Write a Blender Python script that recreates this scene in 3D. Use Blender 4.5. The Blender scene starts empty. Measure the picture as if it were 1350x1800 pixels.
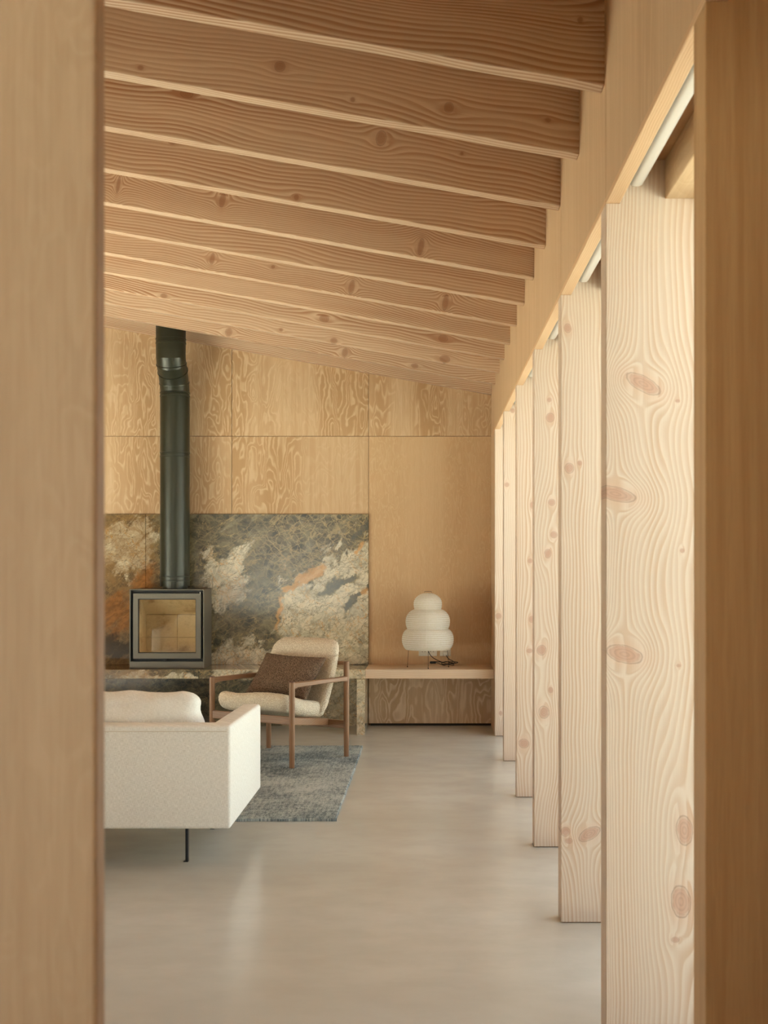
import bpy, bmesh, math, random
from mathutils import Vector, Matrix, noise as mn

# ------------------------------------------------------------------ camera, sky, exposure
scn = bpy.context.scene
COL = scn.collection
F = 2231.0                  # focal length in photo pixels (1350 x 1800)
VX, VY = 759.0, 980.0       # vanishing point of the room's depth
HC = 1.35                   # eye height
cd = bpy.data.cameras.new('camera'); cam = bpy.data.objects.new('camera', cd); COL.objects.link(cam)
cam.location = (0, 0, HC); cam.rotation_euler = (math.pi/2, 0, 0)
cd.sensor_fit = 'AUTO'; cd.sensor_width = 36; cd.lens = F/1800*36
cd.shift_x = -(VX-675)/1800; cd.shift_y = (VY-900)/1800
cd.clip_start = .05; cd.clip_end = 200
cd.dof.use_dof = True; cd.dof.focus_distance = 7.6; cd.dof.aperture_fstop = 8.0
scn.camera = cam

w = bpy.data.worlds.new('overcast_sky'); scn.world = w; w.use_nodes = True
bg = w.node_tree.nodes['Background']
bg.inputs[0].default_value = (.93, .985, 1.04, 1); bg.inputs[1].default_value = 2.5
sd_ = bpy.data.lights.new('added_sun', 'SUN'); sd_.energy = 60.0; sd_.angle = math.radians(1.5); sd_.color = (1.0, .98, .94)  # sun added on the left to brighten ground, floor and rafters
added_sun = bpy.data.objects.new('added_sun', sd_); COL.objects.link(added_sun); added_sun.location = (-20, 5, 30)
added_sun.rotation_euler = Vector((.669, 0, -.743)).to_track_quat('-Z', 'Y').to_euler()
scn.view_settings.view_transform = 'Standard'; scn.view_settings.look = 'None'
scn.view_settings.gamma = 1; scn.view_settings.use_curve_mapping = False
scn.view_settings.exposure = 0.02
cy = scn.cycles
cy.max_bounces = 14; cy.diffuse_bounces = 8; cy.glossy_bounces = 5; cy.transmission_bounces = 6; cy.transparent_max_bounces = 10
cy.caustics_reflective = False; cy.caustics_refractive = False; cy.sample_clamp_indirect = 6

def portal(name, loc, rot, sx, sy):
    l = bpy.data.lights.new(name, 'AREA'); l.shape = 'RECTANGLE'; l.size = sx; l.size_y = sy
    l.cycles.is_portal = True
    o = bpy.data.objects.new(name, l); o.location = loc; o.rotation_euler = rot; COL.objects.link(o)
    return o

# ------------------------------------------------------------------ dimensions
XR = .477                   # room face of the posts and of the header
YW = 10.2                   # back wall
HZ = 2.32                   # underside of the header
POSTY = [2.212, 3.478, 4.688, 5.912, 7.142, 8.413, 9.588]
PT = .10                    # post thickness
XG = .82                    # window line
ZB, SL = 2.654, .176        # rafter underside at XR, its rise per metre to the left
BH = .30                    # rafter depth
XL = -4.6
def zb(x): return ZB + (XR-x)*SL
def PX(x, y, Y): return Vector(((x-VX)*Y/F, Y, HC-(y-VY)*Y/F))
HB = HC - 188*YW/F          # bench top
YBF = F*(HC-HB)/197         # bench front
ZBB = HC - 213*YBF/F        # bench underside
XS = (648-VX)*YW/F          # where stone meets wood

# ------------------------------------------------------------------ shader node helper
class T:
    def __init__(s, name):
        m = bpy.data.materials.new(name); m.use_nodes = True; s.m = m; s.nt = m.node_tree
        s.b = s.nt.nodes['Principled BSDF']
    def new(s, t, **k):
        n = s.nt.nodes.new(t)
        for a, v in k.items(): setattr(n, a, v)
        return n
    def put(s, sock, v):
        if isinstance(v, S): s.nt.links.new(v.o, sock)
        elif v is not None: sock.default_value = v
    def math(s, op, *a):
        n = s.new('ShaderNodeMath', operation=op)
        for i, v in enumerate(a): s.put(n.inputs[i], v)
        return S(s, n.outputs[0])
    def vec(s, x=0., y=0., z=0.):
        n = s.new('ShaderNodeCombineXYZ')
        for i, v in enumerate((x, y, z)): s.put(n.inputs[i], v)
        return S(s, n.outputs[0])
    def xyz(s):
        tc = s.new('ShaderNodeTexCoord'); n = s.new('ShaderNodeSeparateXYZ')
        s.nt.links.new(tc.outputs['Object'], n.inputs[0])
        return [S(s, o) for o in n.outputs]
    def rnd(s):
        return S(s, s.new('ShaderNodeObjectInfo').outputs['Random'])
    def noise(s, v, scale=1., detail=2., rough=.5, dist=0.):
        n = s.new('ShaderNodeTexNoise'); s.put(n.inputs['Vector'], v)
        n.inputs['Scale'].default_value = scale; n.inputs['Detail'].default_value = detail
        n.inputs['Roughness'].default_value = rough; n.inputs['Distortion'].default_value = dist
        return S(s, n.outputs['Fac'])
    def voro(s, v, scale=1., feature='F1', rand=1.):
        n = s.new('ShaderNodeTexVoronoi', feature=feature); s.put(n.inputs['Vector'], v)
        n.inputs['Scale'].default_value = scale; n.inputs['Randomness'].default_value = rand
        return S(s, n.outputs['Distance'])
    def ss(s, x, a, b, c=0., d=1.):
        n = s.new('ShaderNodeMapRange', interpolation_type='SMOOTHSTEP')
        for i, v in enumerate((x, a, b, c, d)): s.put(n.inputs[i], v)
        return S(s, n.outputs[0])
    def mix(s, f, a, b, mode='MIX'):
        n = s.new('ShaderNodeMix', data_type='RGBA', blend_type=mode)
        s.put(n.inputs[0], f)
        for i, v in ((6, a), (7, b)):
            if not isinstance(v, S): v = tuple(v)+(1,) if len(v) == 3 else v
            s.put(n.inputs[i], v)
        return S(s, n.outputs[2])
    def fin(s, col, rough=.5, bump=None, bs=.2, bd=.002, spec=.5, metal=0.):
        if not isinstance(col, S): col = tuple(col)+(1,)
        s.put(s.b.inputs['Base Color'], col); s.put(s.b.inputs['Roughness'], rough)
        s.put(s.b.inputs['Metallic'], metal); s.put(s.b.inputs['Specular IOR Level'], spec)
        if bump is not None:
            n = s.new('ShaderNodeBump'); n.inputs['Strength'].default_value = bs; n.inputs['Distance'].default_value = bd
            s.put(n.inputs['Height'], bump); s.nt.links.new(n.outputs[0], s.b.inputs['Normal'])
        return s.m
class S:
    def __init__(s, t, o): s.t = t; s.o = o
    def __add__(s, b): return s.t.math('ADD', s, b)
    def __radd__(s, b): return s.t.math('ADD', b, s)
    def __sub__(s, b): return s.t.math('SUBTRACT', s, b)
    def __rsub__(s, b): return s.t.math('SUBTRACT', b, s)
    def __mul__(s, b): return s.t.math('MULTIPLY', s, b)
    __rmul__ = __mul__
    def __truediv__(s, b): return s.t.math('DIVIDE', s, b)
    def fr(s): return s.t.math('FRACT', s)
    def sqrt(s): return s.t.math('SQRT', s)
    def pw(s, e): return s.t.math('POWER', s, e)
    def mx(s, e): return s.t.math('MAXIMUM', s, e)
    def mi(s, e): return s.t.math('MINIMUM', s, e)
    def ab(s): return s.t.math('ABSOLUTE', s)

def lin(r, g, b):
    f = lambda c: (c/255/12.92) if c/255 <= .04045 else ((c/255+.055)/1.055)**2.4
    return (f(r), f(g), f(b))
def mulc(c, k): return tuple(min(1, x*k) for x in c)

# ---- sawn fir: growth rings that bend round the knots.  axes: (across, along)
WK = (.92, .99, 1.2)
def wk(c): return tuple(min(1, a*b) for a, b in zip(c, WK))
def fir(name, axes='xz', freq=90., light=(.66,.49,.31), dark=(.50,.30,.155), knots=(), warp=.05, seed=0., amp=1.,
        stretch=1.0, rough=.5, knotcol=(.40,.235,.14), rand=False, grow=0., u0=0., heart=(), kfill=.7):
    light, dark, knotcol = wk(light), wk(dark), wk(knotcol)
    t = T(name); x, y, z = t.xyz(); d = dict(x=x, y=y, z=z)
    u = d[axes[0]]; v = d[axes[1]]; o3 = [c for c in 'xyz' if c not in axes][0]
    uu = u + d[o3]*.8
    sd = (t.rnd()*37.+seed) if rand else seed
    low = t.noise(t.vec(uu*2.2, v*1.1*stretch, sd), 1., 2., .5) - .5
    mid = t.noise(t.vec(uu*9., v*4.*stretch, sd), 1., 1., .5) - .5
    wav = t.noise(t.vec(uu*1.2, v*2.6*stretch, sd+3.), 1., 1., .5) - .5
    comp = t.noise(t.vec(uu*11., v*.25*stretch, sd+8.), 1., 1., .5) - .5
    f = uu + low*(warp*2) + wav*(warp*.9) + mid*(warp*.30) + comp*.03
    kmask = None; kcol = None; kr = None
    wob = t.noise(t.vec(u*45., v*45., seed), 1., 2., .6) - .5
    for (cu, cv, rx, ry, ang) in knots:
        ca, sa = math.cos(ang), math.sin(ang)
        du = u - cu; dv = v - cv
        a = (du*ca + dv*sa)*(1/rx); b = (dv*ca - du*sa)*(1/ry)
        d2 = a*a + b*b
        bf = b*(.5)
        d2f = ((a*a + bf*bf)*.55 + .25).mx(.9)
        f = f - du*(.9)/d2f
        m = t.ss(d2.sqrt() + wob*.5, 1.05, .72)
        kmask = m if kmask is None else kmask.mx(m)
        r = d2.sqrt(); kr = r if kr is None else kr.mi(r)
    q = uu - u0
    ph = f*freq if not grow else (f - u0)*freq*(1.0) / (1.0 + (q.mx(0.))*grow)
    if heart:      # cathedral arches: rings closing over the middle of the board
        for (cu, cv, k) in heart:
            hu = uu-cu; hv = (v-cv)
            ph = ph + t.math('EXPONENT', (hu*hu)*(-160.) - (hv*hv)*k)*(9.)
    ring = (ph + (t.noise(t.vec(u*30., v*5., sd), 1., 1.) - .5)*.25).fr()
    am = t.ss(t.noise(t.vec(uu*14., v*.5, sd), 1., 1.), .25, .7, .45, 1.)
    line = t.ss(ring, .05, .78)*t.ss(ring, 1.0, .86)
    fib = t.noise(t.vec(uu*420., v*7., sd), 1., 2., .6)
    tone = t.noise(t.vec(uu*5., v*.8, sd), 1., 2.)
    c = t.mix(line*am*amp, light, dark)
    c = t.mix(t.ss(fib, .35, .75)*.22, c, mulc(dark, .95))
    c = t.mix(t.ss(tone, .3, .75)*.30, c, mulc(light, .80))
    if kmask is not None:
        kk = t.mix(t.ss((kr*3.3).fr(), .2, .9)*.55, knotcol, mulc(knotcol, .62))
        halo = t.ss(kr, 2.4, .8)*.22
        c = t.mix(halo, c, mulc(knotcol, 1.25))
        c = t.mix(kmask*kfill, c, kk)
        rim = t.ss((kr-1.0+wob*.25).ab(), .10, .0)*.45
        c = t.mix(rim, c, mulc(knotcol, .30))
    return t.fin(c, rough, line*.6+fib*.4, .25, .0015, .35)

# ---- rotary-cut fir plywood: contour figure
def ply(name, axes='xz', su=5.5, sv=1.3, n=9., light=(.62,.43,.23), dark=(.45,.27,.125), seed=0., amp=1., calm=.0, rough=.5, fine=1.):
    light, dark = wk(light), wk(dark)
    t = T(name); x, y, z = t.xyz(); d = dict(x=x, y=y, z=z)
    o3 = [c for c in 'xyz' if c not in axes][0]
    u = d[axes[0]] + d[o3]*.7; v = d[axes[1]]
    sd = t.rnd()*53. + seed
    wu = u + (t.noise(t.vec(u*26., v*9., sd), 1., 2., .55) - .5)*.028
    wv = v + (t.noise(t.vec(u*8., v*10., sd+4.), 1., 1.) - .5)*.16
    h = t.noise(t.vec(wu*su, wv*sv, sd), 1., 1.5, .42, .35)
    ring = (h*n).fr()
    line = t.ss(ring, .0, .42)*t.ss(ring, 1., .80)
    am = t.ss(t.noise(t.vec(u*3.1, v*.35, sd+9.), 1., 1.), .36+calm*.3, .62+calm*.3, .22, 1.)
    fib = t.noise(t.vec(u*260., v*9., sd), 1., 2., .6)
    str_ = t.noise(t.vec(u*42., v*.9, sd), 1., 2., .5)
    c = t.mix(line*am*amp, light, dark)
    c = t.mix(t.ss(str_, .42, .72)*.42*fine, c, mulc(dark, 1.02))
    c = t.mix(t.ss(fib, .4, .75)*.22, c, mulc(dark, .8))
    c = t.mix(t.rnd()*.16, c, mulc(dark, 1.0))
    return t.fin(c, rough, line*.5+fib*.5, .15, .001, .3)

def plain(name, col, rough=.5, metal=0., spec=.5):
    return T(name).fin(col, rough, None, metal=metal, spec=spec)

# ------------------------------------------------------------------ mesh helpers
def finish(name, bm, mat, parent=None, origin=None, smooth=False, angle=None):
    me = bpy.data.meshes.new(name)
    bmesh.ops.recalc_face_normals(bm, faces=bm.faces[:])
    if origin is not None:
        bmesh.ops.translate(bm, verts=bm.verts[:], vec=-Vector(origin))
    bm.to_mesh(me); bm.free()
    if smooth:
        me.polygons.foreach_set('use_smooth', [True]*len(me.polygons))
        if angle:
            me.update(); 
            try: me.set_sharp_from_angle(angle=math.radians(angle))
            except Exception: pass
    o = bpy.data.objects.new(name, me); COL.objects.link(o)
    if mat: me.materials.append(mat)
    if origin is not None: o.location = origin
    if parent: o.parent = parent
    return o
def tag(o, label=None, cat=None, group=None, kind=None):
    if label: o['label'] = label
    if cat: o['category'] = cat
    if group: o['group'] = group
    if kind: o['kind'] = kind
    return o
def thing(name, loc, rz=0.):
    o = bpy.data.objects.new(name, None); COL.objects.link(o); o.location = loc; o.rotation_euler = (0, 0, rz)
    o.empty_display_size = .1
    return o
def hexa(bm, P):     # 8 corners: 4 bottom, 4 top
    vs = [bm.verts.new(p) for p in P]
    for f in ((0,1,2,3), (7,6,5,4), (0,4,5,1), (1,5,6,2), (2,6,7,3), (3,7,4,0)): bm.faces.new([vs[i] for i in f])
    return vs
def addbox(bm, a, b, bev=0., seg=1):
    x0,y0,z0 = a; x1,y1,z1 = b
    vs = hexa(bm, [(x0,y0,z0),(x1,y0,z0),(x1,y1,z0),(x0,y1,z0),(x0,y0,z1),(x1,y0,z1),(x1,y1,z1),(x0,y1,z1)])
    if bev:
        es = list({e for v in vs for e in v.link_edges})
        bmesh.ops.bevel(bm, geom=es, offset=bev, segments=seg, affect='EDGES', profile=.5)
def box(name, a, b, mat, parent=None, bev=0., origin=None, seg=1):
    bm = bmesh.new(); addbox(bm, a, b, bev, seg)
    return finish(name, bm, mat, parent, origin)
def frame_of(d):
    d = d.normalized(); r = Vector((0,0,1)) if abs(d.z) < .9 else Vector((1,0,0))
    n = d.cross(r).normalized(); return n, d.cross(n).normalized()
def addtube(bm, pts, rads, seg=16, caps=True):
    pts = [Vector(p) for p in pts]; n = len(pts)
    if not isinstance(rads, (list, tuple)): rads = [rads]*n
    rings = []; pn = None
    for i, p in enumerate(pts):
        d = (pts[min(i+1,n-1)]-pts[max(i-1,0)])
        if d.length < 1e-9: d = Vector((0,0,1))
        d.normalize()
        if pn is None: a, _ = frame_of(d)
        else:
            a = pn - d*pn.dot(d)
            a = a.normalized() if a.length > 1e-6 else frame_of(d)[0]
        b = d.cross(a); pn = a
        rings.append([bm.verts.new(p+(a*math.cos(2*math.pi*k/seg)+b*math.sin(2*math.pi*k/seg))*rads[i]) for k in range(seg)])
    for r0, r1 in zip(rings, rings[1:]):
        for k in range(seg): bm.faces.new([r0[k], r0[(k+1)%seg], r1[(k+1)%seg], r1[k]])
    if caps: bm.faces.new(rings[0][::-1]); bm.faces.new(rings[-1])
def tube(name, pts, rads, mat, parent=None, seg=16, angle=40):
    bm = bmesh.new(); addtube(bm, pts, rads, seg)
    return finish(name, bm, mat, parent, None, True, angle)
def lathe(name, prof, mat, parent=None, seg=48, loc=(0,0,0), angle=None, cap=False):
    bm = bmesh.new(); rings = []
    for r, z in prof:
        rings.append([bm.verts.new((loc[0]+r*math.cos(2*math.pi*k/seg), loc[1]+r*math.sin(2*math.pi*k/seg), loc[2]+z)) for k in range(seg)])
    for a, b in zip(rings, rings[1:]):
        for k in range(seg): bm.faces.new([a[k], a[(k+1)%seg], b[(k+1)%seg], b[k]])
    if cap: bm.faces.new(rings[0][::-1]); bm.faces.new(rings[-1])
    return finish(name, bm, mat, parent, None, True, angle)
def smoothpath(pts, n=6):
    P = [Vector(p) for p in pts]; out = []
    for i in range(len(P)-1):
        a = P[max(i-1,0)]; b = P[i]; c = P[i+1]; d = P[min(i+2,len(P)-1)]
        for k in range(n):
            s = k/n
            out.append(.5*((2*b)+(c-a)*s+(2*a-5*b+4*c-d)*s*s+(3*b-a-3*c+d)*s**3))
    return out+[P[-1]]
def roundbox(bm, half, r, step, fn=None):
    hx, hy, hz = half
    n = [max(2, int(round(2*h/step))) for h in half]
    cache = {}
    def V(i, j, k):
        key = (i, j, k)
        if key not in cache:
            q = Vector((-hx+2*hx*i/n[0], -hy+2*hy*j/n[1], -hz+2*hz*k/n[2]))
            c = Vector([max(-(h-r), min(h-r, a)) for a, h in zip(q, half)])
            e = q-c
            if e.length > 1e-9: q = c+e.normalized()*r
            if fn: q = fn(q)
            cache[key] = bm.verts.new(q)
        return cache[key]
    A, B, C = n
    for i in range(A):
        for j in range(B):
            for k in (0, C): bm.faces.new([V(i,j,k), V(i+1,j,k), V(i+1,j+1,k), V(i,j+1,k)])
        for k in range(C):
            for j in (0, B): bm.faces.new([V(i,j,k), V(i+1,j,k), V(i+1,j,k+1), V(i,j,k+1)])
    for j in range(B):
        for k in range(C):
            for i in (0, A): bm.faces.new([V(i,j,k), V(i,j+1,k), V(i,j+1,k+1), V(i,j,k+1)])
def rbox(name, center, half, r, step, mat, parent=None, fn=None):
    bm = bmesh.new(); c = Vector(center)
    roundbox(bm, half, r, step, (lambda q: c+fn(q)) if fn else (lambda q: c+q))
    return finish(name, bm, mat, parent, None, True)

# ------------------------------------------------------------------ materials
FL, FD = lin(224,190,148), lin(192,146,102)          # pale planed fir
M = {}
M['ply_wall'] = ply('plywood_wall', 'xz', 9.5, 2.3, 13., lin(212,178,132), lin(182,142,94), 3.)
M['ply_calm'] = ply('plywood_calm', 'xz', 30., 6., 7., lin(208,172,124), lin(194,154,104), 7., .6, .0, fine=.4)
M['ply_apron'] = ply('plywood_apron', 'xz', 6.5, 1.8, 11., lin(238,210,168), lin(204,166,120), 11.5)
M['ply_head'] = ply('plywood_header', 'yz', 10., .5, 6., lin(206,170,124), lin(184,144,98), 5., .6, .1, fine=.8)
M['ply_front'] = ply('plywood_partition', 'xz', 26., 5., 8., lin(204,172,130), lin(182,146,104), 2.2, .45, .05, fine=.9)
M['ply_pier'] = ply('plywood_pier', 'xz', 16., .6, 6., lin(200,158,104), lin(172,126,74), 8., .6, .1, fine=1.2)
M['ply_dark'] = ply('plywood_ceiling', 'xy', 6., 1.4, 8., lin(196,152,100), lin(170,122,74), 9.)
M['ply_lintel'] = ply('plywood_lintel', 'xy', 9., 2.5, 10., lin(222,190,142), lin(196,156,106), 15.)
M['fir_soft'] = fir('fir_bench', 'zx', 60., lin(222,192,152), lin(204,166,126), warp=.05, amp=.6, seed=4.)
M['fir_trim'] = fir('fir_trim', 'xy', 160., lin(222,182,132), lin(196,146,94), warp=.02, amp=.8, seed=6., rand=True)
M['dark_gap'] = plain('shadow_gap_board', (.03,.024,.018), .9)
M['backing'] = plain('backing_board', lin(120,86,54), .9)
M['white_rail'] = plain('white_enamel', (.92,.91,.87), .4)
M['black_metal'] = plain('black_metal', (.012,.012,.012), .35, .6)

# floor: polished concrete
t = T('polished_concrete'); x, y, z = t.xyz()
n1 = t.noise(t.vec(x*.8, y*1.2, 0.), 1., 2., .5); n2 = t.noise(t.vec(x*5., y*7., 3.), 1., 3., .55)
c = t.mix(t.ss(n1, .25, .75), lin(186,185,177), lin(200,199,191))
c = t.mix(t.ss(n2, .3, .75)*.45, c, lin(178,176,167))
M['floor'] = t.fin(c, .24, None, spec=.5)

# stone: brecciated marble, dark olive ground, cream blocks, rust seams
t = T('brecciated_stone'); x, y, z = t.xyz()
SC = F/(YW-.02)
px0 = x*SC + VX + y*60.-60.*(YW-.02); py0 = (HC - z)*SC + VY
def dg(ang, sa_, sc_, o, det=6., rough=.66, dist=.3):     # noise drawn out along a direction
    ca, sa = math.cos(math.radians(ang)), math.sin(math.radians(ang))
    return t.noise(t.vec((px0*ca+py0*sa)*sa_, (py0*ca-px0*sa)*sc_, o), 1., det, rough, dist) - .5
w1 = dg(0, .02, .02, 1., 4.); w2 = dg(0, .02, .02, 7., 4.)
px = px0 + w1*60.; py = py0 + w2*60.
def ell(cx, cy, rx, ry, ang=0.):
    ca, sa = math.cos(math.radians(ang)), math.sin(math.radians(ang))
    dx = px-cx; dy = py-cy
    a = (dx*ca+dy*sa)*(1/rx); b = (dy*ca-dx*sa)*(1/ry)
    return 1.0-(a*a+b*b).sqrt()
def half_(x0, y0, x1, y1, sc):   # positive below the line
    L = math.hypot(x1-x0, y1-y0)
    return ((px-x0)*((y1-y0)/L) - (py-y0)*((x1-x0)/L))*(-1./sc)
def ridge(ang, sa_, sc_, o, det=5., dist=.8): return dg(ang, sa_, sc_, o, det, .6, dist).ab()
def crack(ang, sa_, sc_, o, warp=14.):
    ca, sa = math.cos(math.radians(ang)), math.sin(math.radians(ang))
    qx = px0 + dg(0, .06, .06, o, 3.)*warp; qy = py0 + dg(0, .06, .06, o+3., 3.)*warp
    return t.voro(t.vec((qx*ca+qy*sa)*sa_, (qy*ca-qx*sa)*sc_, o), 1., 'DISTANCE_TO_EDGE')
an1 = dg(-42, .012, .034, 11., 9., .68, .5); an2 = dg(-30, .05, .10, 15., 6., .7, .4); an3 = dg(20, .03, .05, 19., 7., .7, .6); sp1 = dg(0, .22, .22, 23., 4., .7)
A = half_(500, 1030, 650, 922, 70.).mi((px-494.)*(1/55.))
for e in ((398,1003,64,22,-45),(404,1044,42,28,-25),(425,1156,74,32,0),(373,980,12,34,22),(235,966,40,56,20),(200,955,26,46,0),(600,1240,70,60,0),(300,1187,150,11,0)): A = A.mx(ell(*e))
hole = ell(626,1052,44,8,-54).mx(ell(592,1026,52,11,-20)).mx(ell(645,918,54,8,-40)).mx(ell(436,1086,46,34,25))
an4 = dg(-55, .022, .045, 47., 8., .7, 1.0)
Af = A*.8 + an1*2.0 + an4*1.3 + an2*.5 - .02
cream = t.ss(Af, -.05, .22)*(1.0-t.ss(hole + an2*.9, -.05, .35)*.9)
# dark ground
dk = t.mix(t.ss(an3, -.14, .14), lin(64,62,50), lin(122,112,86))
dk = t.mix(t.ss(an1, .02, .16)*.7, dk, lin(138,128,104))
dk = t.mix(t.ss(an2, .05, .2)*.75, dk, lin(46,47,40))
dk = t.mix(t.ss(sp1, .08, .22)*.5, dk, lin(150,136,104)); dk = t.mix(t.ss(sp1, -.08, -.22)*.5, dk, lin(48,48,40))
web = t.ss(ell(560,935,130,70,-20)+an3, -.1, .4)
k1 = crack(30, .05, .075, 3.); k2 = crack(-50, .085, .055, 8.)
dk = t.mix(t.ss(k1, .05, .0)*(.25+web*.45), dk, lin(170,148,106)); dk = t.mix(t.ss(k2, .05, .0)*(.2+web*.4), dk, lin(160,140,104))
dk = t.mix(t.ss(ridge(-40, .014, .04, 27.), .014, .0)*.6, dk, lin(176,150,104))
# cream blocks
cr = t.mix(t.ss(an3, -.12, .16), lin(214,202,174), lin(182,172,146))
cr = t.mix(t.ss(an2, .0, .16)*.8, cr, lin(148,142,124))
cr = t.mix(t.ss(an4, .06, .2)*.7, cr, lin(128,124,112)); cr = t.mix(t.ss(an1, -.04, -.16)*.45, cr, lin(176,140,92))
cr = t.mix(t.ss(sp1, .06, .22)*.35, cr, lin(150,142,120))
cr = t.mix(t.ss(ridge(-60, .012, .03, 31.), .03, .0)*.5, cr, lin(140,134,118))
cr = t.mix(t.ss(ridge(-20, .016, .04, 35.), .012, .0)*.85, cr, lin(84,80,66))
cr = t.mix(t.ss(ridge(50, .014, .035, 39.), .009, .0)*.85, cr, lin(190,142,78))
cr = t.mix(t.ss(crack(-35, .035, .06, 12.), .022, .0)*.6, cr, lin(104,96,78)); cr = t.mix(t.ss(crack(60, .07, .12, 5.), .05, .0)*.35, cr, lin(138,128,106))
c = t.mix(cream, dk, cr)
c = t.mix(t.ss(ell(626,1052,40,7,-54).mx(ell(645,918,54,8,-40)).mx(ell(592,1026,46,8,-20)*.8) + an2*.7, .0, .35)*.75, c, lin(84,84,76))
c = t.mix(t.ss(Af.ab(), .05, .0)*t.ss(px, 470., 520.)*.5, c, lin(66,58,42))
org = t.ss(an1*.8 + ell(546,1008,48,13,-28).mx(ell(513,1030,28,8,-32)).mx(ell(636,1040,13,13,0)*.8).mx(ell(628,958,16,7,-55)).mx(ell(490,1075,10,40,10)*.7) + an2*1.0, .1, .5)
c = t.mix(org*.75, c, lin(196,146,86))
rust = t.ss(px0 + an1*60., 292., 255.)
c = t.mix(rust*t.ss(an3, -.2, .15, .25, .65), c, lin(132,94,46))
c = t.mix(t.ss(ell(206,1078,50,50,0).mx(ell(258,1040,22,80,0)) + an1*2.4 + an4*1.5, -.1, .7)*.7, c, t.mix(t.ss(an2, -.15, .15), lin(120,70,26), lin(166,108,48)))
c = t.mix(t.ss(ell(206,1138,44,24,20) + an1*2. + an4*1.2, -.05, .5)*.85, c, lin(50,38,24))
M['stone'] = t.fin(c, .15, None, spec=.5)

# fabrics
t = T('cream_weave'); x, y, z = t.xyz()
a = t.noise(t.vec((x+y)*700., z*60., 0.), 1., 2.); b = t.noise(t.vec((x+y)*60., z*700., 5.), 1., 2.); g = t.noise(t.vec((x+y)*420., y*420., z*420.), 1., 2.)
h = a*.5+b*.5
c = t.mix(t.ss(h, .38, .62), lin(216,216,208), lin(242,242,236)); c = t.mix(t.ss(g, .5, .75)*.2, c, lin(204,202,190))
M['sofa'] = t.fin(c, .9, h, .35, .002, .2)
def boucle(name, c0, c1, sc=170.):
    t = T(name); x, y, z = t.xyz(); v = t.vec(x, y, z)
    vo = t.voro(v, sc); n = t.noise(v, sc*1.7, 3., .7)
    h = t.ss(vo, .7, .1)*.7+n*.5
    return t.fin(t.mix(t.ss(h, .25, .85), c0, c1), .95, h, .7, .006, .15)
M['boucle'] = boucle('cream_boucle', lin(206,192,168), lin(240,231,212))
M['brown_boucle'] = boucle('brown_boucle', lin(86,70,56), lin(156,132,110), 210.)
t = T('blue_grey_rug'); x, y, z = t.xyz()
a = t.noise(t.vec(x*9., y*60., 0.), 1., 4., .7); b = t.noise(t.vec(x*60., y*9., 4.), 1., 4., .7); g = t.noise(t.vec(x*240., y*240., 0.), 1., 2.)
h = t.noise(t.vec(x*2.2, y*2.2, 2.), 1., 3.)
k = a*.42+b*.42+(h-.5)*.45+.1+(g-.5)*.6
c = t.mix(t.ss(k, .36, .68), lin(82,94,98), lin(186,194,190))
M['rug'] = t.fin(c, .95, g, .5, .004, .1)
M['walnut'] = fir('walnut_frame', 'xz', 70., lin(150,110,72), lin(122,84,52), warp=.05, seed=2., amp=.7, rough=.42, rand=True)
M['walnut_rail'] = fir('walnut_rail', 'zx', 70., lin(150,110,72), lin(122,84,52), warp=.05, seed=3., amp=.7, rough=.42, rand=True)
M['walnut_side'] = fir('walnut_side_rail', 'zy', 70., lin(150,110,72), lin(122,84,52), warp=.05, seed=9., amp=.7, rough=.42, rand=True)
M['walnut_end'] = plain('walnut_end_grain', lin(104,66,44), .5)
# paper: light passes through
t = T('washi_paper'); x, y, z = t.xyz()
n = t.noise(t.vec(x*60., y*60., z*60.), 1., 4., .65)
c = t.mix(t.ss(n, .35, .7), lin(248,246,236), lin(254,252,246))
t.fin(c, .85, None, spec=.1)
tr = t.new('ShaderNodeBsdfTranslucent'); t.nt.links.new(c.o, tr.inputs[0])
ms = t.new('ShaderNodeMixShader'); ms.inputs[0].default_value = .42
t.nt.links.new(t.b.outputs[0], ms.inputs[1]); t.nt.links.new(tr.outputs[0], ms.inputs[2])
t.nt.links.new(ms.outputs[0], t.nt.nodes['Material Output'].inputs[0])
M['paper'] = t.m
# stove metals, firebrick, glass
t = T('stove_grey'); x, y, z = t.xyz(); n = t.noise(t.vec(x*300., y*300., z*300.), 1., 2.)
M['stove_grey'] = t.fin(t.mix(n, lin(100,96,86), lin(114,110,98)), .36, n, .05, .0005, .5, .25)
M['flue'] = plain('black_painted_steel', lin(44,46,34), .34, .25)
M['stove_black'] = plain('stove_black', (.008,.008,.008), .6)
t = T('firebrick'); x, y, z = t.xyz()
n = t.noise(t.vec(x*5., y*5., z*6.), 1., 5., .65); g = t.noise(t.vec(x*90., y*90., z*90.), 1., 3.)
soot = t.ss(n, .45, .72)
c = t.mix(t.ss(g, .3, .7)*.3, lin(226,214,186), lin(206,190,156)); c = t.mix(soot*.6, c, lin(120,78,40))
M['brick'] = t.fin(c, .85, g, .2, .002, .2)
def glass(name, fac, tint):
    m = bpy.data.materials.new(name); m.use_nodes = True; nt = m.node_tree; nt.nodes.clear()
    o = nt.nodes.new('ShaderNodeOutputMaterial'); a = nt.nodes.new('ShaderNodeBsdfTransparent'); b = nt.nodes.new('ShaderNodeBsdfGlossy')
    mx = nt.nodes.new('ShaderNodeMixShader'); a.inputs[0].default_value = (*tint, 1); b.inputs['Roughness'].default_value = .02
    mx.inputs[0].default_value = fac
    nt.links.new(a.outputs[0], mx.inputs[1]); nt.links.new(b.outputs[0], mx.inputs[2]); nt.links.new(mx.outputs[0], o.inputs[0])
    return m
M['window_glass'] = glass('window_glass', .05, (.97,.98,.96))
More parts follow.
